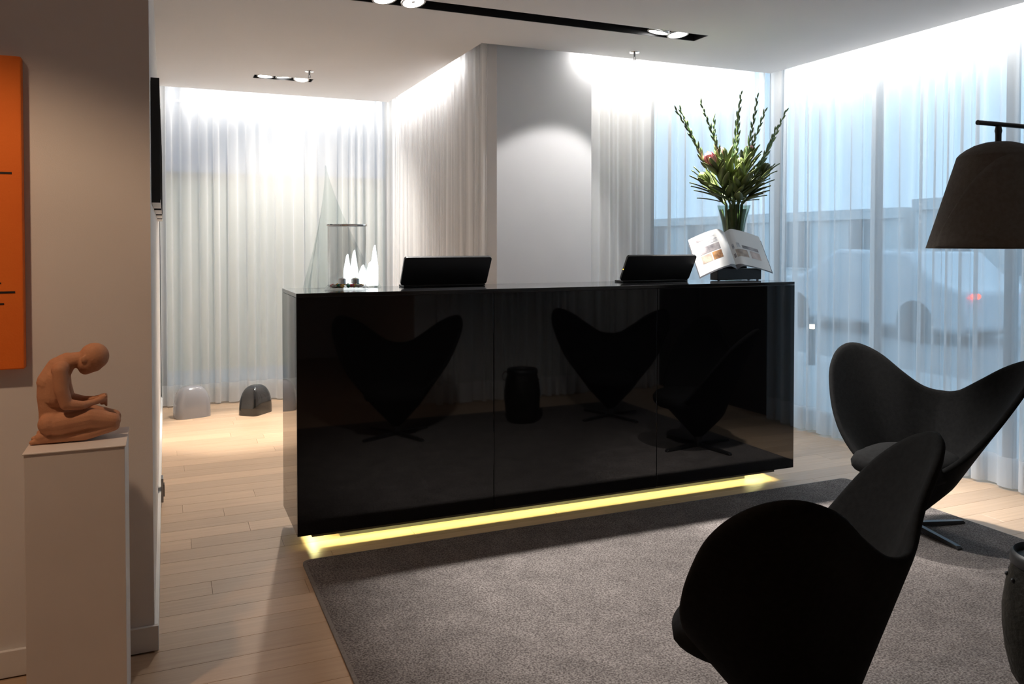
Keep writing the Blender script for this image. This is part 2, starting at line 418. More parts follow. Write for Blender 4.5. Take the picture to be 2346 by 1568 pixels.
fixture('recessed_light_slot', 'short black ceiling slot with three spot lamps over the passage', S2, [
    (.71, (.5, 6.25, 0), 300, 34, .6, WARM), (.845, (1.2, 7.3, .7), 150, 115, 1.0, (1, .93, .84)), (.98, (.45, 5.0, 0), 150, 66, .9, (1, .84, .68))])
def sprinkler(label, x, y):
    t = thing('fire_sprinkler', label, 'sprinkler', (x, y, CEIL))
    MB().lathe([(0, 0), (.034, 0), (.032, -.005), (.012, -.009), (0, -.009)], 24).build('escutcheon', M['chrome'], t, 40)
    MB().lathe([(0, -.009), (.007, -.009), (.006, -.03), (0, -.03)], 12).tube([(.006, 0, -.03), (.008, 0, -.04), (.003, 0, -.05)], .002, 6).tube([(-.006, 0, -.03), (-.008, 0, -.04), (-.003, 0, -.05)], .002, 6).build('nozzle', M['steel'], t, 40)
    MB().lathe([(0, -.050), (.012, -.050), (.012, -.052), (0, -.052)], 14).build('deflector', M['steel'], t)
sprinkler('small chrome fire sprinkler in the ceiling above the desk', 2.87, 4.61)
sprinkler('small chrome fire sprinkler beside the short ceiling slot', .985, 6.06)

# warm lamp above and left of the frame: it lights the gallery wall, the painting and the figure in the photograph
def downlight(label, x, y, power, col, size=80, tgt=None, blend=.8):
    t = thing('downlight_left_offscreen', label, 'ceiling light', (x, y, CEIL))
    MB().lathe([(.05, -.002), (.062, -.006), (.066, 0), (.05, 0)], 28, closed=True).build('trim_ring', M['base'], t, 40)
    MB().lathe([(0, -.001), (.05, -.001), (.05, 0), (0, 0)], 28).build('lit_lens_offscreen', M['lens'], t)
    o = spot(t, (x, y, CEIL - .02), tgt or (x, y, 0), power, size, blend, col, .05); o.name = 'spot_beam_left_offscreen'; o.data.name = o.name
downlight('round warm downlight before the orange painting', -.85, 1.9, 52, (1, .66, .42), 124, None, .35)

# ================================================================== RECEPTION DESK
DX0, DX1, DY0, DY1, DZ0, DZ1 = .526, 3.334, 3.617, 4.08, .082, 1.16
desk = thing('reception_desk', 'long black gloss reception desk floating on a yellow light strip', 'desk', ((DX0+DX1)/2, (DY0+DY1)/2, 0))
ox, oy = desk.location.x, desk.location.y
def db(name, x0, x1, y0, y1, z0, z1, mat, bevel=0): return box(name, x0-ox, x1-ox, y0-oy, y1-oy, z0, z1, mat, desk, bevel)
db('carcass', DX0+.02, DX1-.02, DY0+.02, DY1-.01, DZ0+.004, DZ1-.02, M['black'])
pw = (DX1 - DX0) / 3
for i in range(3): db('front_panel', DX0 + pw*i + (.0012 if i else 0), DX0 + pw*(i+1) - (.0012 if i < 2 else 0), DY0, DY0+.02, DZ0, DZ1-.019, M['blackglass'], .0015)
for x0 in (DX0, DX1-.02): db('side_panel', x0, x0+.02, DY0+.0205, DY1, DZ0, DZ1-.019, M['blackglass'], .0015)
db('worktop', DX0, DX1, DY0, DY1, DZ1-.018, DZ1, M['blacktop'], .0015)
ins = .075
sk = MB(); z0s, z1s = .046, DZ0+.004
sk.box(DX0+ins-ox, DX1-ins-ox, DY0+ins-oy, DY0+ins+.01-oy, z0s, z1s); sk.box(DX0+ins-ox, DX0+ins+.01-ox, DY0+ins+.01-oy, DY1-ins-oy, z0s, z1s); sk.box(DX1-ins-.01-ox, DX1-ins-ox, DY0+ins+.01-oy, DY1-ins-oy, z0s, z1s)
sk.build('skirt_board', M['skirt'], desk)
db('plinth', DX0+.22, DX1-.22, DY0+.16, DY1-.06, .0, DZ0+.004, M['skirt'])
LY = (1, .93, .38)
def dled(x, y, sx, sy, p):
    o = led('plinth_light', (x, y, DZ0 - .004), (0, 0, 0), sx, sy, p, LY); return o
dled(ox, DY0+ins+.035, DX1-DX0-2*ins-.06, .012, 5)
dled(DX0+ins+.035, oy+.01, .012, .26, .6); dled(DX1-ins-.035, oy+.01, .012, .26, .5)

# ================================================================== CARPET
CX0, CX1, CY0, CY1, CZ = .53, 3.64, 1.17, 3.53, .012
rug = thing('area_rug', 'large grey brown flecked rug in front of the desk', 'rug', ((CX0+CX1)/2, (CY0+CY1)/2, 0))
def rrect(hx, hy, r, n=5):
    p = []
    for cx, cy, a0 in ((hx-r, hy-r, 0), (-hx+r, hy-r, 90), (-hx+r, -hy+r, 180), (hx-r, -hy+r, 270)):
        for i in range(n+1): a = R(a0 + 90*i/n); p.append((cx + r*math.cos(a), cy + r*math.sin(a)))
    return p
hx, hy = (CX1-CX0)/2, (CY1-CY0)/2
MB().prism(rrect(hx-.012, hy-.012, .03), 'z', 0.001, CZ).build('pile', M['carpet'], rug)
po = rrect(hx, hy, .04); pi_ = rrect(hx-.0125, hy-.0125, .03)
v = [(x, y, .001) for x, y in po] + [(x, y, CZ-.002) for x, y in po] + [(x, y, CZ+.0005) for x, y in pi_] + [(x, y, .001) for x, y in pi_]
n = len(po); f = []
for i in range(n):
    j = (i+1) % n; f += [(i, j, n+j, n+i), (n+i, n+j, 2*n+j, 2*n+i), (2*n+i, 2*n+j, 3*n+j, 3*n+i), (3*n+i, 3*n+j, j, i)]
mesh_obj('binding', v, f, vary(pmat('carpet_binding', (.17, .155, .14), .9), (.14, .125, .115), (.20, .18, .165), 90, 2), rug, 50)

# ================================================================== HEART CHAIRS
def lerp_tab(tab, x):
    for (a, b), (c, d) in zip(tab, tab[1:]):
        if x <= c:
            t = (x - a) / (c - a); t = t*t*(3-2*t) if False else t; return b + (d - b) * t
    return tab[-1][1]
def smooth_tab(tab, x):     # Catmull-Rom through the table
    n = len(tab)
    for i in range(n-1):
        if x <= tab[i+1][0] + 1e-9:
            x0, y0 = tab[i]; x1, y1 = tab[i+1]
            ym = tab[i-1][1] if i else y0; yp = tab[i+2][1] if i+2 < n else y1
            xm = tab[i-1][0] if i else x0 - (x1-x0); xp = tab[i+2][0] if i+2 < n else x1 + (x1-x0)
            m0 = (y1-ym)/(x1-xm); m1 = (yp-y0)/(xp-x0); h = x1-x0; t = (x-x0)/h
            return (2*t**3-3*t**2+1)*y0 + (t**3-2*t**2+t)*h*m0 + (-2*t**3+3*t**2)*y1 + (t**3-t**2)*h*m1
    return tab[-1][1]
RIM = [(0, .300), (28, .302), (42, .315), (58, .375), (72, .475), (84, .59), (96, .722), (108, .808), (119, .834), (131, .795), (145, .712), (160, .650), (172, .629), (180, .627)]
SLOPE = [(0, .935), (60, .822), (90, .625), (120, .52), (145, .35), (165, .33), (180, .345)]
def chair_r(z, ph):
    s = smooth_tab(SLOPE, ph); z1 = .22
    r = .93 * (z - .035) if z < z1 else .93 * (z1 - .035) + (z - z1) * s
    # soften the bend
    return max(r, .02)
def make_chair(name, label, loc, rz, legrot=0):
    t = thing(name, label, 'chair', loc, rz, 'black heart-backed cone chairs')
    NP, NV = 96, 18; v = []; f = []
    for i in range(NP):
        a = -180 + 360 * i / NP; h = smooth_tab(RIM, abs(a))
        for k in range(NV + 1):
            q = k / NV; z = .06 + (h - .06) * q
            r = chair_r(z, abs(a)); aa = R(a)
            v.append((r * math.sin(aa), r * math.cos(aa), z))
    for i in range(NP):
        j = (i + 1) % NP
        for k in range(NV): f.append((i*(NV+1)+k, j*(NV+1)+k, j*(NV+1)+k+1, i*(NV+1)+k+1))
    f.append([i*(NV+1) for i in range(NP)])
    sh = mesh_obj('shell', v, f, M['fabric'], t, 180)
    so = sh.modifiers.new('thickness', 'SOLIDIFY'); so.thickness = .026; so.offset = -1
    su = sh.modifiers.new('round', 'SUBSURF'); su.levels = 1; su.render_levels = 1
    # seat cushion following the cone, overhanging the front lip a little
    v = []; f = []; NS = 64
    prof = [(0.0, .383), (.5, .382), (.80, .376), (.94, .360), (1.0, .333), (.985, .303), (.93, .283), (.6, .275)]
    for i in range(NS):
        a = -180 + 360 * i / NS; aa = R(a)
        back = max(0, -math.cos(aa))
        rr = (chair_r(.333, abs(a)) - .028) if abs(a) > 62 else .302
        if 40 < abs(a) <= 62: tt = (abs(a)-40)/22; rr = .302*(1-tt) + (chair_r(.333, 62) - .028)*tt
        for q, z in prof: v.append((rr*q*math.sin(aa), rr*q*math.cos(aa), z))
    m = len(prof)
    for i in range(NS):
        j = (i+1) % NS
        for k in range(m-1): f.append((i*m+k, j*m+k, j*m+k+1, i*m+k+1))
    f.append([i*m + m - 1 for i in range(NS)])
    cu = mesh_obj('seat_cushion', v, f, M['fabric'], t, 180); 
    MB().lathe([(0, .012), (.022, .012), (.022, .03), (.03, .075), (0, .075)], 20).build('stem', M['steel'], t, 40)
    for k in range(4):
        a = R(45 + 90*k + legrot); L = .29
        lg = MB().prism([(.0, .012), (.02, .03), (L-.01, .016), (L, .006), (L, 0), (L-.05, 0), (.06, .008), (0, .006)], 'y', -.013, .013).build('leg', M['legsteel'], t, 30, .002)
        lg.rotation_euler = (0, 0, a)
    return t
make_chair('cone_chair', 'black heart-backed chair seen from behind, facing the desk with its near wing rounded', (1.505, 1.648, CZ + .001), R(20.9))
make_chair('cone_chair', 'black heart-backed chair with its seat open to the lamp, beside the street curtain', (3.29, 2.766, CZ + .001), R(105.7), 20)
make_chair('cone_chair', 'black heart-backed chair in the lounge seen only mirrored in the desk front', (3.22, 1.72, CZ + .001), R(30))

# ================================================================== STUMP TABLE
st = thing('drum_stool', 'dark glossy barrel stool with a metal ring at the rug edge', 'stool', (2.512, 1.60, CZ + .001))
M['stump'] = vary(pmat('dark_hide', (.008, .007, .005), .5, Specular_IOR_Level=.2), (.005, .0045, .003), (.016, .014, .010), 14, 5, bump=.5, bscale=45)
MB().lathe([(0, 0), (.10, 0), (.112, .02), (.129, .09), (.138, .17), (.139, .23), (.130, .30), (.116, .36), (.110, .38), (.10, .39), (0, .385)], 40).build('body', M['stump'], st, 45)
MB().lathe([(.112, .365), (.119, .37), (.118, .40), (.110, .408), (.100, .40), (.098, .38)], 40, closed=True).build('rim_band', M['black'], st, 60)
rg = MB().tube([(.035*math.cos(a), .006*math.sin(a*2), .035*math.sin(a)) for a in [2*PI*i/24 for i in range(25)]], .004, 8, False).build('ring_handle', M['chrome'], st, 60)
rg.location = (-.118, -.04, .35); rg.rotation_euler = (0, 0, R(60))
for i in range(14):
    a = 2*PI*i/14; s_ = MB().ell((0, 0, 0), .007, .007, .007, 10, 6).build('stud', M['blackmetal'], st, 60); s_.location = (.125*math.cos(a), .125*math.sin(a), .325)

# ================================================================== FLOOR LAMP
lampx, lampy = 2.664, 1.91
fl = thing('floor_lamp', 'floor lamp with a grey felt bell shade hung from a horizontal bar', 'lamp', (3.92, lampy, 0))
M['felt'] = vary(pmat('grey_felt', (.115, .10, .085), .95), (.10, .088, .075), (.13, .115, .10), 70, 4, bump=.2, bscale=400)
dx = lampx - 3.92
sp = MB().lathe([(.015, 1.735), (.045, 1.731), (.075, 1.722), (.100, 1.708), (.118, 1.694), (.127, 1.684), (.222, 1.363), (.216, 1.363), (.121, 1.680), (.10, 1.70), (.05, 1.724), (.015, 1.729)], 56, cx=dx, closed=True).build('lamp_shade', M['felt'], fl, 22)
# folded overlap wrapped across the shade
v = []; f = []; NA = 30; ML = 10
def shade_r(z): return .127 + (1.684 - z) / (1.684 - 1.363) * .095
FOLD = [(-200, 1.40), (-190, 1.485), (-180, 1.555), (-170, 1.60), (-158, 1.636), (-145, 1.664), (-130, 1.678), (-40, 1.680)]
for i in range(NA+1):
    a = -200 + 160 * i / NA; zt = lerp_tab(FOLD, a)
    for k in range(ML+1):
        z2 = zt + (1.368 - zt) * k / ML
        v.append((dx + (shade_r(z2)+.0015)*math.cos(R(a)), (shade_r(z2)+.0015)*math.sin(R(a)), z2))
for i in range(NA):
    for k in range(ML): f.append((i*(ML+1)+k, (i+1)*(ML+1)+k, (i+1)*(ML+1)+k+1, i*(ML+1)+k+1))
fo = mesh_obj('felt_fold', v, f, M['felt'], fl, 60); so = fo.modifiers.new('thickness', 'SOLIDIFY'); so.thickness = .004; so.offset = 1
MB().lathe([(0, 1.728), (.010, 1.728), (.010, 1.762), (.012, 1.772), (.009, 1.79), (0, 1.79)], 16, cx=dx).build('shade_stem', M['blackmetal'], fl, 40)
MB().tube([(dx-.105, 0, 1.795), (0.01, 0, 1.795)], .0085, 12).build('arm', M['blackmetal'], fl, 40)
MB().tube([(0, 0, .02), (0, 0, 1.86)], .011, 14).build('pole', M['blackmetal'], fl, 40)
MB().lathe([(0, 0), (.15, 0), (.15, .014), (.14, .02), (0, .022)], 36).build('base', M['blackmetal'], fl, 40)
MB().ell((dx, 0, 1.60), .03, .03, .04).build('bulb', M['base'], fl, 60)

# ================================================================== GALLERY PLINTH, SCULPTURE, PAINTING
PLX, PLY = -.236, 2.665
M['plinthp'] = vary(pmat('plinth_paint', (.72, .69, .66), .6), (.70, .67, .64), (.74, .71, .68), 5, 3)
pl = thing('display_plinth', 'tall white display plinth carrying the terracotta figure', 'plinth', (PLX, PLY, 0))
box('column', -.125, .125, -.125, .125, 0, .80, M['plinthp'], pl, .0015)
box('top_board', -.128, .128, -.128, .128, .8, .804, M['plinthp'], pl, .001)

def figure():
    b = MB()
    def P(zx, zy, y=0): return Vector(((60 + zx/6.03 - 65)/881 - .118, y, (1018 - 780 - zy/6.03)/780))
    def cap(a, c, r0, r1): b.capsule(a, c, r0, r1)
    # trunk
    cap(P(345, 1150, .0), P(330, 1010), .034, .031); cap(P(330, 1010), P(320, 820), .031, .033); cap(P(320, 820), P(345, 620), .034, .037)
    cap(P(345, 620), P(440, 440), .039, .034); cap(P(440, 440), P(560, 345), .030, .025); cap(P(390, 560), P(520, 385), .038, .030)
    cap(P(430, 560, -.018), P(400, 820, -.016), .032, .031); cap(P(430, 560, .018), P(400, 820, .016), .032, .031); cap(P(380, 850), P(400, 1050), .034, .034)
    for s in (-1, 1):
        cap(P(330, 1170, s*.026), P(360, 1160, s*.026), .032, .030)            # buttock
        cap(P(420, 1180, s*.028), P(860, 1130, s*.030), .031, .030)            # thigh
        cap(P(860, 1130, s*.030), P(1190, 1190, s*.028), .030, .022)           # thigh to knee
        cap(P(1200, 1260, s*.028), P(800, 1350, s*.030), .017, .018)           # shin
        cap(P(800, 1350, s*.030), P(300, 1370, s*.028), .018, .013)
        cap(P(300, 1370, s*.028), P(90, 1405, s*.026), .012, .008)             # foot
        cap(P(190, 1340, s*.026), P(260, 1330, s*.027), .013, .013)            # heel
        cap(P(470, 430, s*.040), P(500, 410, s*.044), .022, .021)              # shoulder
        cap(P(480, 440, s*.050), P(500, 700, s*.054), .0200, .0195)            # upper arm
        cap(P(500, 700, s*.054), P(560, 900, s*.054), .0195, .0170)
        cap(P(570, 900, s*.054), P(760, 935, s*.046), .0165, .0130)            # forearm
        cap(P(760, 935, s*.046), P(950, 915, s*.026), .0120, .0085)
        cap(P(950, 912, s*.026), P(1040, 895, s*.016), .0095, .0100)           # palm
        for k in range(4):                                                     # curled fingers
            y0 = s * (.020 - .0042*k); zz = 860 + 34*k
            cap(P(1030, zz, y0), P(1090, zz - 4, y0 - s*.002), .0042, .0040); cap(P(1090, zz - 4, y0 - s*.002), P(1100, zz + 34, s*.004), .0040, .0036)
        cap(P(1000, 872, s*.012), P(1075, 845, s*.007), .0045, .0038)          # thumb
    # neck and head
    cap(P(540, 360), P(770, 320), .026, .021)
    b.ell(P(935, 300), .0405, .036, .040, 20, 12, Euler((0, R(30), 0)))
    b.ell(P(850, 375), .034, .031, .034, 20, 12)
    b.ell(P(815, 445), .021, .022, .022, 16, 10)                               # jaw
    b.ell(P(925, 405), .026, .026, .024, 16, 10)
    b.ell(P(1025, 408), .0065, .0055, .0065, 12, 8)                             # nose
    b.ell(P(955, 470), .0075, .009, .0055, 12, 8)                              # lips
    b.ell(P(850, 505), .009, .011, .008, 12, 8)                                # chin
    for s in (-1, 1):
        b.ell(P(800, 320, s*.031), .009, .004, .012, 12, 8)                   # ear
        b.ell(P(1030, 330, s*.014), .006, .009, .004, 12, 8)                    # brow
    return b
M['terra'] = vary(pmat('terracotta', (.50, .24, .13), .8), (.47, .22, .12), (.54, .27, .15), 20, 4, bump=.12, bscale=200)
fg = figure().build('kneeling_sculpture', M['terra'])
fg.location = (PLX - .012, PLY + .005, .805)
fg.rotation_euler = (0, 0, R(2))
rm = fg.modifiers.new('join', 'REMESH'); rm.mode = 'VOXEL'; rm.voxel_size = .0023; rm.use_smooth_shade = True
sm = fg.modifiers.new('smooth', 'SMOOTH'); sm.factor = .5; sm.iterations = 5
setp(fg, 'small terracotta sculpture of a kneeling figure with bowed head on the white plinth', 'sculpture')
mn = min(v.co.z for v in fg.data.vertices)
for v in fg.data.vertices: v.co.z = max(v.co.z, .001)

pt = thing('painting', 'tall orange canvas with thin black strokes on the gallery wall', 'painting', (-.91, 2.97, 0))
M['orange'] = vary(pmat('orange_canvas', (.80, .16, .01), .75), (.76, .14, .008), (.84, .19, .015), 3, 5, bump=.1, bscale=200)
box('canvas', -.5, .5, -.042, -.002, .985, 1.965, M['orange'], pt, .004)
def stroke(x0, x1, z, h, tilt=0):
    v = [(x0, -.0425, z - h/2), (x1, -.0425, z + tilt - h*.3), (x1, -.0425, z + tilt + h*.3), (x0, -.0425, z + h/2), (x0, -.0435, z - h/2), (x1, -.0435, z + tilt - h*.3), (x1, -.0435, z + tilt + h*.3), (x0, -.0435, z + h/2)]
    mesh_obj('brush_stroke', v, [(0,1,2,3),(7,6,5,4),(0,4,5,1),(1,5,6,2),(2,6,7,3),(3,7,4,0)], M['black'], pt)
stroke(-.15, .472, 1.597, .010, .003); stroke(-.2, .477, 1.224, .010, .004); stroke(-.1, .447, 1.190, .008, .002); stroke(-.3, .44, 1.255, .006, .002)

# framed pictures along the passage wall
M['framewhite'] = pmat('white_frame', (.75, .74, .72), .4)
M['print'] = vary(pmat('dark_print', (.08, .08, .09), .3), (.03, .03, .035), (.30, .30, .32), 6, 5)
for i, y0 in enumerate((3.22, 3.95, 4.68, 5.41)):
    t = thing('framed_picture', ('deep framed picture next to the gallery wall corner', 'second framed picture along the passage wall from the gallery corner', 'third framed picture along the passage wall from the gallery corner', 'last framed picture along the passage wall before the curtain')[i], 'picture', (XW, y0, 0), 0, 'row of framed pictures on the passage wall')
    L = .55; z0, z1 = 1.53, 1.985
    box('side_stile', 0.001, .030, 0, .014, z0, z1, M['black'], t); box('side_stile', 0.001, .030, L-.014, L, z0, z1, M['black'], t)
    box('top_rail', 0.001, .030, .014, L-.014, z1-.014, z1, M['black'], t); box('bottom_rail', 0.001, .030, .014, L-.014, z0, z0+.014, M['framewhite'], t)  # bottom rail white: floor-bounced light on the underside put into its colour
    box('mount', .004, .020, .014, L-.014, z0+.014, z1-.014, M['framewhite'], t); box('print', .0202, .0212, .08, L-.08, z0+.09, z1-.09, M['print'], t)
so_ = thing('wall_socket', 'small dark socket plate low on the passage wall', 'socket', (XW + .014, 4.62, 0))
box('plate', 0, .012, -.04, .04, .02, .145, M['steel'], so_, .002); box('insert', .0122, .017, -.022, .022, .045, .11, M['black'], so_, .002)

# ================================================================== DOMES ON THE FLOOR
def loaf(name, label, mat, loc, rz, w, h, ln, n_=3.4, m_=3.0):
    v = []; f = []; NA, NL = 48, 16
    for k in range(NL):
        q = math.sin(PI/2 * k / NL); z = h * (1 - (1 - q)**m_)**(1/m_) if k else 0
        z = h * q; rho = (1 - (z/h)**m_)**(1/m_)
        for i in range(NA):
            a = 2*PI*i/NA; c, s_ = math.cos(a), math.sin(a)
            rr = 1 / (abs(c)**n_ + abs(s_)**n_)**(1/n_)
            v.append((w/2 * rho * rr * c, ln/2 * rho * rr * s_, z))
    v.append((0, 0, h))
    for k in range(NL-1):
        for i in range(NA): j = (i+1) % NA; f.append((k*NA+i, k*NA+j, (k+1)*NA+j, (k+1)*NA+i))
    for i in range(NA): f.append(((NL-1)*NA+i, (NL-1)*NA+(i+1) % NA, NL*NA))
    f.append(list(range(NA))[::-1])
    o = mesh_obj(name, v, f, mat, None, 50); o.location = loc; o.rotation_euler = (0, 0, rz); setp(o, label, 'ornament'); return o
M['greyceramic'] = pmat('grey_glaze', (.27, .27, .29), .12, Coat_Weight=.6)
M['blackceramic'] = pmat('black_glaze', (.012, .012, .012), .07, Coat_Weight=.8)
loaf('ceramic_dome', 'glossy grey ceramic dome standing on the passage floor', M['greyceramic'], (.185, 6.90, 0), R(15), .27, .25, .21)
loaf('ceramic_dome', 'glossy black ceramic dome standing on the passage floor', M['blackceramic'], (.665, 6.82, 0), R(-42), .18, .235, .25, 5.5, 2.6)

# ================================================================== THINGS ON THE DESK
Z = DZ1 + .0005
def display(label, x, y, rz=0):
    t = thing('desk_display', label, 'monitor', (x, y, Z), rz, 'displays on the desk')
    # wide slab leaning towards the visitor; thin foot behind it
    W2 = .232; L = .165; lean = R(31); th = .016
    pane = MB(); poly = rrect(W2, L/2, .014, 4)
    pane.prism([(u, w + L/2) for u, w in poly], 'z', -th/2, th/2)
    p = pane.build('screen_shell', M['blackmetal'], t, 30, .002); p.rotation_euler = (R(90) + lean, 0, 0); p.location = (0, .045, .012)
    s_ = MB().prism([(u, w + L/2) for u, w in rrect(W2-.01, L/2-.01, .008, 4)], 'z', -th/2-.0012, -th/2-.0002).build('screen', M['blackglass'], t); s_.rotation_euler = p.rotation_euler; s_.location = p.location
    MB().box(-.215, .225, .035, .13, 0, .010).build('foot', M['blackmetal'], t, None, .003)
    MB().prism([(.05, .008), (.12, .008), (.035, .09), (.02, .085)], 'x', -.05, .05).build('support', M['blackmetal'], t)
    return t
display('wide black touch display leaning on the desk beside the candle glass', 1.315, 3.895)
d2 = display('wide black touch display leaning on the desk beside the open book', 2.592, 3.895)
ld = MB().ell((-.236, .0, .075), .003, .003, .003, 8, 6).build('status_light', emis('amber_led', (1, .45, .05), 4), d2)

# hurricane glass with tealights and sweets
jx, jy = .80, 3.86
jar = thing('hurricane_glass', 'clear glass cylinder with a chrome rim and thick glass foot', 'glass jar', (jx, jy, Z))
MB().lathe([(0, .004), (.086, .004), (.0905, .012), (.0905, .305), (.088, .305), (.088, .016), (.08, .010), (0, .010)], 56).build('glass_wall', M['glass'], jar, 40)
MB().lathe([(.0865, .303), (.0945, .303), (.096, .306), (.0945, .311), (.0865, .311)], 56, closed=True).build('chrome_rim', M['chrome'], jar, 40)
MB().lathe([(.091, .022), (.104, .008), (.106, .002), (.10, 0), (.088, 0), (.0915, .01)], 56, closed=True).build('glass_foot', M['glass'], jar, 60)
sweet_cols = [(.75, .45, .03), (.02, .35, .22), (.65, .05, .08), (.7, .68, .64), (.55, .3, .05)]
sm_ = [pmat('foil_%d' % i, c, .25, .2) for i, c in enumerate(sweet_cols)]
names = ['golden', 'green', 'red', 'silver', 'amber']
r = random.Random(8)
for i in range(15):
    a = 2*PI*i/15; rad = .066 if i % 3 else .04
    k = i % 5
    t = thing('wrapped_sweet', names[k] + ' foil wrapped sweet at the bottom of the glass cylinder', 'sweet', (jx + rad*math.cos(a), jy + rad*math.sin(a), Z + .0102), r.uniform(0, PI), 'sweets in the candle glass')
    MB().ell((0, 0, .0085), .010, .0085, .0085, 12, 8).build('sweet_body', sm_[k], t, 60)
    MB().prism([(.008, .006), (.014, .004), (.014, .013), (.008, .011)], 'y', -.004, .004).prism([(-.008, .006), (-.014, .004), (-.014, .013), (-.008, .011)], 'y', -.004, .004).build('twisted_wrapper', sm_[k], t)
M['wax'] = pmat('white_wax', (.85, .84, .80), .5, Subsurface_Weight=.2)
for (x, y, lb) in ((jx - .028, jy - .022, 'white tealight in a metal cup near the left side of the glass cylinder'), (jx + .036, jy - .018, 'white tealight in a metal cup near the glass block lamp')):
    t = thing('tealight', lb, 'candle', (x, y, Z + .0282), 0, 'tealights in the candle glass')
    MB().lathe([(0, 0), (.0185, 0), (.0185, .022), (.0175, .022), (.0175, .003), (0, .003)], 28).build('metal_cup', M['chrome'], t, 40)
    MB().lathe([(0, .0035), (.0172, .0035), (.0172, .0225), (.010, .0265), (0, .0275)], 28).build('wax', M['wax'], t, 40)
    MB().tube([(0, 0, .027), (.001, 0, .033)], .0008, 6).build('wick', M['black'], t)

# tall crystal sculpture behind the glass, with a lit core
gx, gy = .835, 4.025
gl = thing('glass_sculpture', 'tall pointed clear glass sculpture rising behind the glass cylinder with a glowing base', 'sculpture', (gx, gy, Z))
v = []; f = []; NA = 40; NZ = 22
for k in range(NZ + 1):
    q = k / NZ; z = .605 * q
    rx = .178 * (1-q)**1.35 + .003; ry = .044 * (1-q)**1.1 + .003
    cx = -.02 - .085 * q**.8
    for i in range(NA):
        a = 2*PI*i/NA; fold = 1 + .10 * (1-q) * math.sin(9*a + 3*q) 
        v.append((cx + rx*fold*math.cos(a), ry*fold*math.sin(a), z))
for k in range(NZ):
    for i in range(NA): j = (i+1) % NA; f.append((k*NA+i, k*NA+j, (k+1)*NA+j, (k+1)*NA+i))
f.append(list(range(NA))[::-1]); f.append([NZ*NA+i for i in range(NA)])
mesh_obj('glass_body', v, f, M['art_glass'], gl, 60)
core = MB()
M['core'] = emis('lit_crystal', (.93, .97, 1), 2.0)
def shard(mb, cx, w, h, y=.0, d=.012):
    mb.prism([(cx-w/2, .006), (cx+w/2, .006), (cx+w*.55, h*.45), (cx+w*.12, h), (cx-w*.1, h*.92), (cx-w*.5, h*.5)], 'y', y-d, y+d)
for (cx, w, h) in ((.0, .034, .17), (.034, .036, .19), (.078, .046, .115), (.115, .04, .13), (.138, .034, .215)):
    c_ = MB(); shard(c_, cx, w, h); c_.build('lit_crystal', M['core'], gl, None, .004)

# book stand with open book
bk = thing('book_stand', 'black book stand on the desk under the open book', 'book stand', (3.133, 3.85, Z))
box('base_box', -.161, .161, .004, .075, .004, .0705, M['black'], bk, .002)
MB().prism([(.0755, .004), (.115, .004), (.118, .20), (.105, .20)], 'x', -.12, .12).build('back_support', M['black'], bk)
for x in (-.14, .08, .145): MB().lathe([(0, 0), (.008, 0), (.008, .004), (0, .004)], 12, cx=x, cy=.02).build('foot', M['steel'], bk)
book = thing('open_book', 'large open picture book with drooping white pages on the black stand', 'book', (3.10, 3.85, Z))
M['paper'] = pmat('page_paper', (.82, .81, .79), .55); M['pageedge'] = vary(pmat('page_edges', (.7, .68, .65), .8), (.62, .6, .57), (.76, .74, .71), 3, 3, (1, 1, 200))
M['cover'] = pmat('book_cover', (.10, .10, .11), .45)
def drop(side, u):
    t = u / .27
    d = .075 if side < 0 else .052
    return .022 * math.sin(min(t/.22, 1) * PI/2) - .022 * 0 - d * max(0, (t - .15))**1.35 * 1.15 
def page(side, u, v_, off=0):
    y = .004 + v_ * .105 - off * .5; z = .100 + v_ * .188 + drop(side, u) - off
    x = side * (u * (.97 - .0 )) - .035 * v_ * 0
    return Vector((x, y, z))
NU, NVV = 18, 8
for side in (-1, 1):
    top = [[page(side, .27*i/NU, j/NVV) for j in range(NVV+1)] for i in range(NU+1)]
    bot = [[page(side, .27*i/NU, j/NVV, .006 + .020*min(1, i/4)) for j in range(NVV+1)] for i in range(NU+1)]
    v = [p for row in top for p in row] + [p for row in bot for p in row]; o2 = (NU+1)*(NVV+1); W_ = NVV+1; f = []
    for i in range(NU):
        for j in range(NVV): f += [(i*W_+j, (i+1)*W_+j, (i+1)*W_+j+1, i*W_+j+1), (o2+i*W_+j, o2+i*W_+j+1, o2+(i+1)*W_+j+1, o2+(i+1)*W_+j)]
        f += [(i*W_, o2+i*W_, o2+(i+1)*W_, (i+1)*W_), (i*W_+NVV, (i+1)*W_+NVV, o2+(i+1)*W_+NVV, o2+i*W_+NVV)]
    for j in range(NVV): f += [(j, j+1, o2+j+1, o2+j), (NU*W_+j, o2+NU*W_+j, o2+NU*W_+j+1, NU*W_+j+1)]
    mesh_obj('page_block', v, f, M['paper'], book, 40)
    # cover board
    v = []; f = []
    for i in range(NU+1):
        for j in (-.02, 1.02):
            v.append(page(side, .276*i/NU, j, .0275)); v.append(page(side, .276*i/NU, j, .0305))
    for i in range(NU):
        a = i*4; b_ = a+4
        f += [(a, b_, b_+2, a+2), (a+1, a+3, b_+3, b_+1), (a, a+1, b_+1, b_), (a+2, b_+2, b_+3, a+3)]
    f += [(0, 2, 3, 1), (NU*4, NU*4+1, NU*4+3, NU*4+2)]
    mesh_obj('cover', v, f, M['cover'], book, 40)
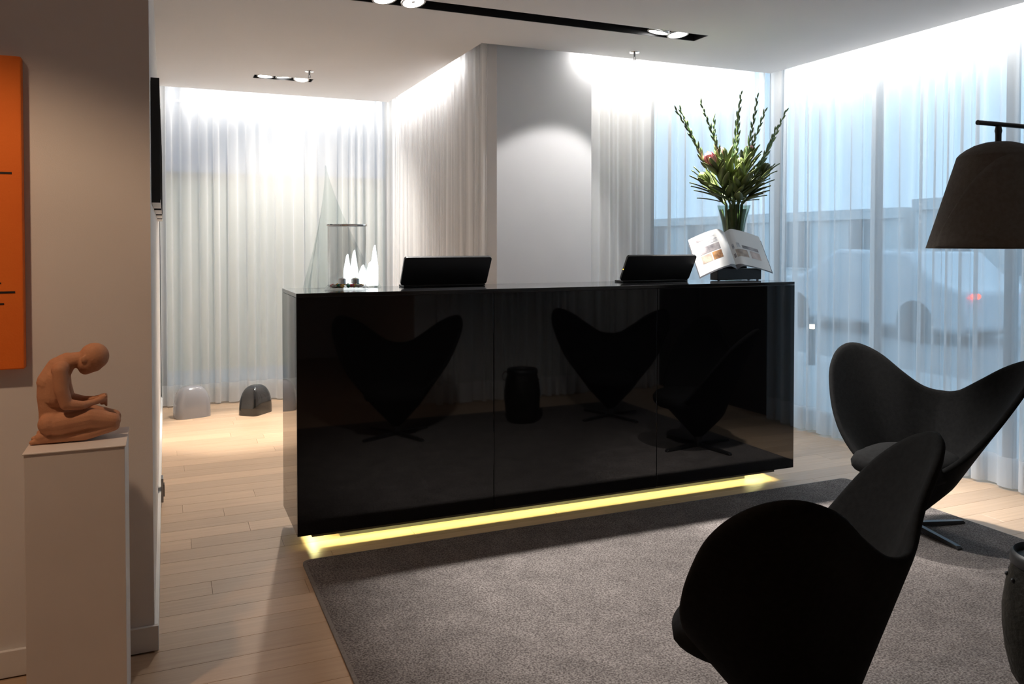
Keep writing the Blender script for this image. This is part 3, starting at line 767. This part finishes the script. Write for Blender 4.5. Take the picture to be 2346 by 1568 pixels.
def patch(name, side, u0, u1, v0, v1, mat):
    v = []; f = []; n, m = 6, 3
    for i in range(n+1):
        for j in range(m+1): p = page(side, u0+(u1-u0)*i/n, v0+(v1-v0)*j/m); v.append(p + Vector((0, -.0004, .0006)))
    for i in range(n):
        for j in range(m): f.append((i*(m+1)+j, (i+1)*(m+1)+j, (i+1)*(m+1)+j+1, i*(m+1)+j+1))
    return mesh_obj(name, v, f, mat, book, 60)
def photo(nm, a, b_): return vary(pmat(nm, a, .5), a, b_, 22, 4)
ph1 = photo('photo_grey', (.12, .11, .12), (.42, .38, .38)); ph2 = photo('photo_warm', (.16, .07, .03), (.75, .40, .16)); ph3 = photo('photo_tan', (.22, .17, .14), (.6, .48, .38))
ph4 = photo('photo_pink', (.3, .2, .17), (.72, .6, .54)); txt = vary(pmat('text_grey', (.4, .4, .42), .6), (.25, .25, .27), (.72, .72, .74), 90, 2, (1, 1, .3))
patch('printed_photo', -1, .075, .225, .40, .60, ph1); patch('printed_photo', -1, .075, .145, .14, .37, ph2); patch('printed_photo', -1, .152, .225, .14, .37, ph3)
patch('printed_text', -1, .08, .215, .64, .70, txt); patch('printed_text', -1, .08, .22, .72, .76, txt); patch('printed_heading', -1, .17, .225, .80, .86, ph1); patch('printed_heading', -1, .09, .16, .82, .85, txt)
patch('printed_photo', 1, .09, .215, .40, .50, ph1); patch('printed_photo', 1, .03, .12, .13, .36, ph3); patch('printed_photo', 1, .14, .215, .13, .36, ph4)
patch('printed_sketch', 1, .05, .075, .42, .56, txt); patch('printed_sketch', 1, .015, .03, .40, .55, txt); patch('printed_sketch', 1, .01, .025, .14, .26, ph1)

# ================================================================== VASE AND FLOWERS
vx, vy = 3.23, 4.033
vs = thing('glass_vase', 'tall flared clear glass vase holding the flowers behind the book', 'vase', (vx, vy, Z))
MB().lathe([(0, 0), (.046, 0), (.05, .006), (.052, .10), (.058, .25), (.075, .36), (.100, .455), (.0975, .455), (.072, .36), (.055, .25), (.049, .10), (.047, .02), (0, .018)], 48).build('glass_body', M['vaseglass'], vs, 50)
MB().lathe([(0, .020), (.0455, .022), (.048, .10), (.0535, .24), (0, .24)], 40).build('water', thin_glass('water', (.75, .82, .68), .6), vs, 50)
M['stemg'] = vary(pmat('stem_green', (.10, .16, .04), .5), (.07, .12, .03), (.14, .20, .06), 20, 3)
def vase_in(z): return lerp_tab([(0, .047), (.02, .047), (.10, .049), (.25, .055), (.36, .072), (.455, .0975)], z)
for k in range(7):
    a = 2*PI*k/7 + .3; v = []; f = []
    for i in range(9):
        q = i/8; z = .03 + .40*q; rb = vase_in(z) - .0022
        for j in (-1, 0, 1):
            aa = a + j * (.42 - .18*q) ; v.append((rb*math.cos(aa), rb*math.sin(aa), z))
    for i in range(8):
        for j in range(2): f.append((i*3+j, i*3+j+1, i*3+3+j+1, i*3+3+j))
    lf = mesh_obj('lining_leaf', v, f, M['stemg'], vs, 60); md = lf.modifiers.new('thickness', 'SOLIDIFY'); md.thickness = .001
M['bud'] = vary(pmat('bud_green', (.12, .20, .08), .5), (.07, .14, .05), (.22, .30, .12), 40, 3)
M['leaf'] = vary(pmat('leaf_green', (.085, .115, .025), .5), (.05, .075, .018), (.13, .16, .04), 12, 3)
M['pink'] = vary(pmat('protea_pink', (.45, .14, .18), .7), (.32, .09, .12), (.58, .25, .27), 30, 3)
tips = [(-.445, -.03, 2.165), (-.360, .05, 2.185), (-.285, -.05, 2.215), (-.125, .04, 2.15), (.006, -.04, 2.235), (.075, .03, 2.31), (.125, -.06, 2.28), (.255, .02, 2.215), (.28, -.05, 2.095), (.43, .03, 2.225)]
import numpy as np
rr_ = random.Random(5)
def bez(p0, p1, p2, t): return p0*(1-t)**2 + p1*2*t*(1-t) + p2*t*t
heads = [(-.205, -.05, 1.905, 'pink'), (-.105, -.03, 1.935, 'pink'), (-.02, -.085, 1.87, 'green'), (.085, -.03, 1.955, 'pink'), (.185, -.05, 1.86, 'green'), (.235, .05, 1.84, 'green'), (-.15, .075, 1.80, 'green'), (.10, .07, 1.80, 'green')]
# every stem has its own slot in the vase foot (hexagonal packing), chosen so that no two stems cross on the way up
slots = [Vector((0, 0))] + [Vector((.0165*math.cos(PI/3*k), .0165*math.sin(PI/3*k))) for k in range(6)]
slots += [Vector((.033*math.cos(PI/3*k), .033*math.sin(PI/3*k))) for k in range(6)] + [Vector((.0286*math.cos(PI/3*k+PI/6), .0286*math.sin(PI/3*k+PI/6))) for k in range(6)]
goal = [Vector((x*1.0, y*2.2)) for x, y, z in tips] + [Vector((x*1.25, y*2.2)) for x, y, z, k in heads]
asg = list(range(len(goal)))
def cst(i, sl): return (goal[i] * .09 - slots[sl]).length_squared
free = [k for k in range(len(slots)) if k not in asg]
changed = True
while changed:
    changed = False
    for i in range(len(asg)):
        for j in range(i):
            if cst(i, asg[j]) + cst(j, asg[i]) < cst(i, asg[i]) + cst(j, asg[j]) - 1e-9: asg[i], asg[j] = asg[j], asg[i]; changed = True
        for q in range(len(free)):
            if cst(i, free[q]) < cst(i, asg[i]) - 1e-9: asg[i], free[q] = free[q], asg[i]; changed = True
NECK = .46
def stem_pts(i, p2, bend, n=22):
    h = slots[asg[i]]
    pts = [Vector((h.x*(1+.6*q), h.y*(1+.6*q), .03 + (NECK-.03)*q)) for q in [k/8 for k in range(8)]]
    nk = Vector((h.x*1.6, h.y*1.6, NECK)); rise = p2.z - NECK
    m_ = nk + Vector((h.x*.6 + p2.x*bend, h.y*.6 + p2.y*bend, rise*.42))
    return pts + [bez(nk, m_, p2, k/n) for k in range(n+1)]
glad = [stem_pts(i, Vector((tx, ty, tz - Z)), .36) for i, (tx, ty, tz) in enumerate(tips)]
prot = [stem_pts(10+i, Vector((hx_, hy_, hz_ - Z - .04)), .30, 10) for i, (hx_, hy_, hz_, kd) in enumerate(heads)]
# push stems off each other and off the flower heads
def sep(move, others, dist):
    for k in range(10, len(move)-1):
        for o_ in others:
            for c in o_:
                d_ = move[k] - c
                if abs(d_.z) < .03:
                    d2 = Vector((d_.x, d_.y, 0)); L_ = d2.length
                    if L_ < dist: move[k] = move[k] + (d2/L_ if L_ > 1e-5 else Vector((0, 1, 0)))*(dist - L_)*.5
for it in range(12):
    for i, g_ in enumerate(glad):
        hd = [[prot[j][-1] + (prot[j][-1]-prot[j][-3]).normalized()*q for q in (-.02, 0, .02, .04, .06)] for j in range(8)]
        sep(g_, hd, .046); sep(g_, prot, .014); sep(g_, [glad[j] for j in range(10) if j != i], .020)
        for k in range(12, len(g_)-1): g_[k] = g_[k]*.6 + (g_[k-1]+g_[k+1])*.2
for i in range(10):
    t = thing('gladiolus_stem', 'tall slender green flower spike with closed buds rising from the vase', 'flower', (vx, vy, Z), 0, 'tall green spikes in the vase')
    pts = glad[i]; n_p = len(pts)
    MB().tube(pts, [.0048 - .0030*k/(n_p-1) for k in range(n_p)], 7).build('stem', M['stemg'], t, 60)
    bm_ = MB(); nb = 16
    for k in range(nb):
        s_ = .58 + .42 * k/(nb-1); idx = s_*(n_p-1); i0 = min(int(idx), n_p-2); c = pts[i0].lerp(pts[i0+1], idx - i0); d_ = (pts[i0+1]-pts[i0]).normalized()
        sd = 1 if k % 2 else -1; side = Vector((sd*.9, .45*math.sin(k+i), 0)); dirn = (d_*1.6 + side*.5).normalized()
        L_ = .060 * (1.1 - .5*(k/(nb-1))) * rr_.uniform(.8, 1.15)
        bm_.tube([c, c + dirn*L_*.3, c + dirn*L_*.7, c + dirn*L_], [.003, .0075*(1.1-.4*k/nb), .006*(1.1-.4*k/nb), .0006], 7)
    bm_.build('buds', M['bud'], t, 60)
# leaf mesh shared by all protea leaves
def leaf_mesh():
    v = []; f = []; n = 8
    for i in range(n+1):
        q = i/n; w = .021 * (math.sin(PI * min(1, q*.93+.05))**.8) * (1.15 - .3*q); z = -.02*q*q
        for s_ in (-1, 0, 1): v.append((s_*w, q*.155, z + (.005 if s_ else 0)))
    for i in range(n):
        for k in range(2): f.append((i*3+k, i*3+k+1, i*3+3+k+1, i*3+3+k))
    o = mesh_obj('leaf', v, f, M['leaf'], None, 60); md = o.modifiers.new('thickness', 'SOLIDIFY'); md.thickness = .0012
    return o
leaf0 = leaf_mesh(); leaf_used = False
def dense(p): return [p[k].lerp(p[k+1], q) for k in range(len(p)-1) for q in (0, .5)] + [p[-1]]
stem_arr = [np.array(dense(p)) for p in glad + prot]                     # what a leaf must keep clear of
head_arr = [np.array([p[-1] + (p[-1]-p[-3]).normalized()*q for q in (-.01, .015, .04, .06)]) for p in prot]
leaf_arr = []
lv = np.array([v.co for v in leaf0.data.vertices])
for i, (hx_, hy_, hz_, kind) in enumerate(heads):
    lb = 'protea bloom with a pink tip among long green leaves in the vase' if kind == 'pink' else 'closed green protea bud wrapped in long leaves in the vase'
    t = thing('protea_flower', lb, 'flower', (vx, vy, Z), 0, 'proteas in the vase')
    pts = prot[i]; p2 = pts[-1]
    MB().tube(pts, .006, 8).build('stem', M['stemg'], t, 60)
    d_ = (pts[-1] - pts[-3]).normalized(); q_ = d_.to_track_quat('Z', 'Y')
    hb = MB()
    hb.lathe([(0, -.02), (.014, -.015), (.024, .01), (.026, .035), (.021, .06), (.012, .072), (0, .074)], 16)
    h_ = hb.build('flower_head', M['pink'] if kind == 'pink' else M['leaf'], t, 60); h_.location = p2; h_.rotation_euler = q_.to_euler()
    br = MB()
    for k in range(11):
        b_ = 2*PI*k/11; c = math.cos(b_); s_ = math.sin(b_)
        br.tube([(.017*c, .017*s_, -.015), (.028*c, .028*s_, .015), (.029*c, .029*s_, .045), (.025*c, .025*s_, .066)], [.004, .008, .0075, .001], 6, flat=.5)
    b2 = br.build('bracts', M['pink'] if kind == 'pink' and i == 0 else M['leaf'], t, 60); b2.location = p2; b2.rotation_euler = q_.to_euler()
    ext = np.concatenate([a for j, a in enumerate(stem_arr) if j != 10+i] + [a for j, a in enumerate(head_arr) if j != i])
    for k in range(17):
        s_ = .07 + .74 * k/16; idx = 8 + s_*9.9; i0 = min(int(idx), len(pts)-2); c = pts[i0].lerp(pts[i0+1], idx-i0); dd = (pts[i0+1]-pts[i0]).normalized()
        best = None; lall = np.concatenate(leaf_arr) if leaf_arr else None
        for m_ in range(14):                                             # pick the direction with the most free room
            az = k*2.4 + i + m_*.4488; out = Vector((math.cos(az), math.sin(az), 0)); out = (out + Vector((hx_*2.2, hy_*2.2, 0))).normalized()
            for up in (.6, 1.1):
                dirn = (dd*(up + .5*min(1, s_*1.5)) + out*(1.05 - .55*s_)).normalized()
                if c.z + dirn.z*.155 < .40: continue
                for sc_ in (1.05, .8):
                    Mx = np.array(dirn.to_track_quat('Y', 'Z').to_matrix())
                    P_ = (lv*sc_) @ Mx.T + np.array(c)
                    far = P_[7::3]                                         # beyond the attachment
                    d1 = np.sqrt(((far[:, None] - ext[None])**2).sum(2).min()) - .008
                    d2 = np.sqrt(((P_[7:, None] - lall[None])**2).sum(2).min()) if lall is not None else 1
                    rim = (np.hypot(P_[:, 0], P_[:, 1]) > .085) & (P_[:, 2] < .463)
                    score = min(d1, .02) + min(d2, .014) - (.05 if rim.any() else 0) - .0004*m_ + .002*(sc_ > 1)
                    if best is None or score > best[0]: best = (score, dirn, sc_, P_)
        if best is None: continue
        lo = leaf0 if not leaf_used else leaf0.copy()
        if leaf_used: COL.objects.link(lo)
        leaf_used = True
        lo.parent = t; lo.location = c; lo.rotation_euler = best[1].to_track_quat('Y', 'Z').to_euler(); lo.scale = (best[2],)*3
        leaf_arr.append(best[3])

# ================================================================== OUTSIDE (seen through the sheer curtains)
M['asphalt'] = vary(pmat('asphalt', (.22, .225, .23), .8), (.19, .195, .20), (.25, .255, .26), 6, 4)
M['pave'] = vary(pmat('pavement', (.42, .42, .42), .9), (.38, .38, .38), (.46, .46, .46), 4, 4)
M['beige'] = vary(pmat('beige_render', (.66, .55, .36), .9), (.62, .51, .33), (.70, .59, .40), 3, 4)
M['slate'] = vary(pmat('violet_render', (.36, .34, .39), .9), (.34, .32, .37), (.39, .37, .42), 3, 4)
M['stone'] = vary(pmat('pale_stone', (.64, .65, .65), .9), (.60, .61, .61), (.68, .69, .69), 1.5, 4)
M['darkpane'] = pmat('dark_pane', (.10, .11, .12), .1)
g = box('ground_street', -6, 40, -14, 40, -.2, -.13, M['asphalt']); setp(g, 'grey street outside the windows', kind='structure')
g = MB().box(4.7, 7.6, -14, 30, -.13, -.03).box(-6, 4.7, 7.7, 12, -.13, -.03).build('ground_pavement', M['pave']); setp(g, 'pale pavement outside the windows', kind='structure')
nb = thing('neighbour_building', 'beige house wall with a grey upper storey outside the back window', 'building', (1.0, 9.6, -.1))
box('lower_wall', -4.5, 4.5, 0, .4, 0, 2.3, M['beige'], nb); box('upper_wall', -4.5, 4.5, -.05, .4, 2.3, 6, M['slate'], nb); box('ledge', -4.5, 4.5, -.12, 0, 2.26, 2.36, M['slate'], nb)
wlp = thing('wall_lamp', 'small pale blue wall lamp on the grey storey outside', 'lamp', (1.27, 9.53, 2.5))
MB().lathe([(0, -.06), (.04, -.06), (.05, 0), (.04, .06), (0, .06)], 16).build('lamp_glass', emis('cyan_lamp', (.75, .95, 1), 5), wlp, 40); MB().box(-.03, .03, .0, .02, -.02, .02).build('bracket', M['black'], wlp)

def house(name, label, x, y0, y1, h, mat, nw, nf):
    t = thing(name, label, 'building', (x, y0, -.1)); L = y1 - y0
    box('wall', 0, 1.0, 0, L, 0, h, mat, t); box('cornice', -.15, 0, 0, L, h - .3, h, mat, t)
    for fl_ in range(nf):
        for k in range(nw):
            yc = L*(k+.5)/nw; z0 = .65 + 3.1*fl_; wv = box('window', -.04, -.001, yc-.6, yc+.6, z0, z0+1.6, M['stone'], t)
            box('pane', -.05, -.041, yc-.55, yc-.02, z0+.05, z0+1.55, M['darkpane'], wv); box('pane', -.05, -.041, yc+.02, yc+.55, z0+.05, z0+1.55, M['darkpane'], wv)
    return t
house('street_building', 'low pale stone pavilion across the street with a row of windows', 19.0, 2.0, 16.0, 2.7, M['stone'], 6, 1)
house('street_building', 'second low stone house farther down the street', 19.0, 16.4, 30.0, 2.5, M['stone'], 5, 1)
car = thing('parked_car', 'pale grey car with lit red tail lights on the street outside', 'car', (11.35, 8.0, -.13))
M['carpaint'] = pmat('car_paint', (.52, .54, .57), .3, .0, Coat_Weight=.7)
MB().prism([(0, .25), (.05, .80), (.5, .95), (1.0, 1.38), (2.4, 1.42), (3.2, .98), (4.1, .85), (4.25, .35), (4.15, .2), (.1, .2)], 'x', -.85, .85).build('body', M['carpaint'], car, 30, .06, 3)
MB().prism([(.62, 1.0), (1.04, 1.33), (1.04, 1.34), (.60, 1.01)], 'x', -.6, .6).build('rear_window', M['darkpane'], car)
for sx in (-1, 1):
    for yy in (.85, 3.35):
        w_ = MB().lathe([(0, -.1), (.24, -.1), (.32, -.08), (.32, .08), (.24, .1), (0, .1)], 24).build('wheel', M['black'], car, 40); w_.rotation_euler = (0, R(90), 0); w_.location = (sx*.78, yy, .32)
    MB().ell((sx*.62, .0, .745), .085, .05, .045).build('tail_light', emis('tail_red', (1, .06, .03), 7), car, 60)
blp = thing('bollard_lamp', 'small warm bollard lamp on the pavement outside', 'lamp', (6.9, 7.2, -.03))
MB().lathe([(0, 0), (.04, 0), (.04, .42), (0, .42)], 14).build('post', M['black'], blp, 40); MB().lathe([(0, .42), (.03, .42), (.03, .47), (0, .47)], 14).build('lamp_glass', emis('warm_lamp', (1, .8, .45), 6), blp, 40)
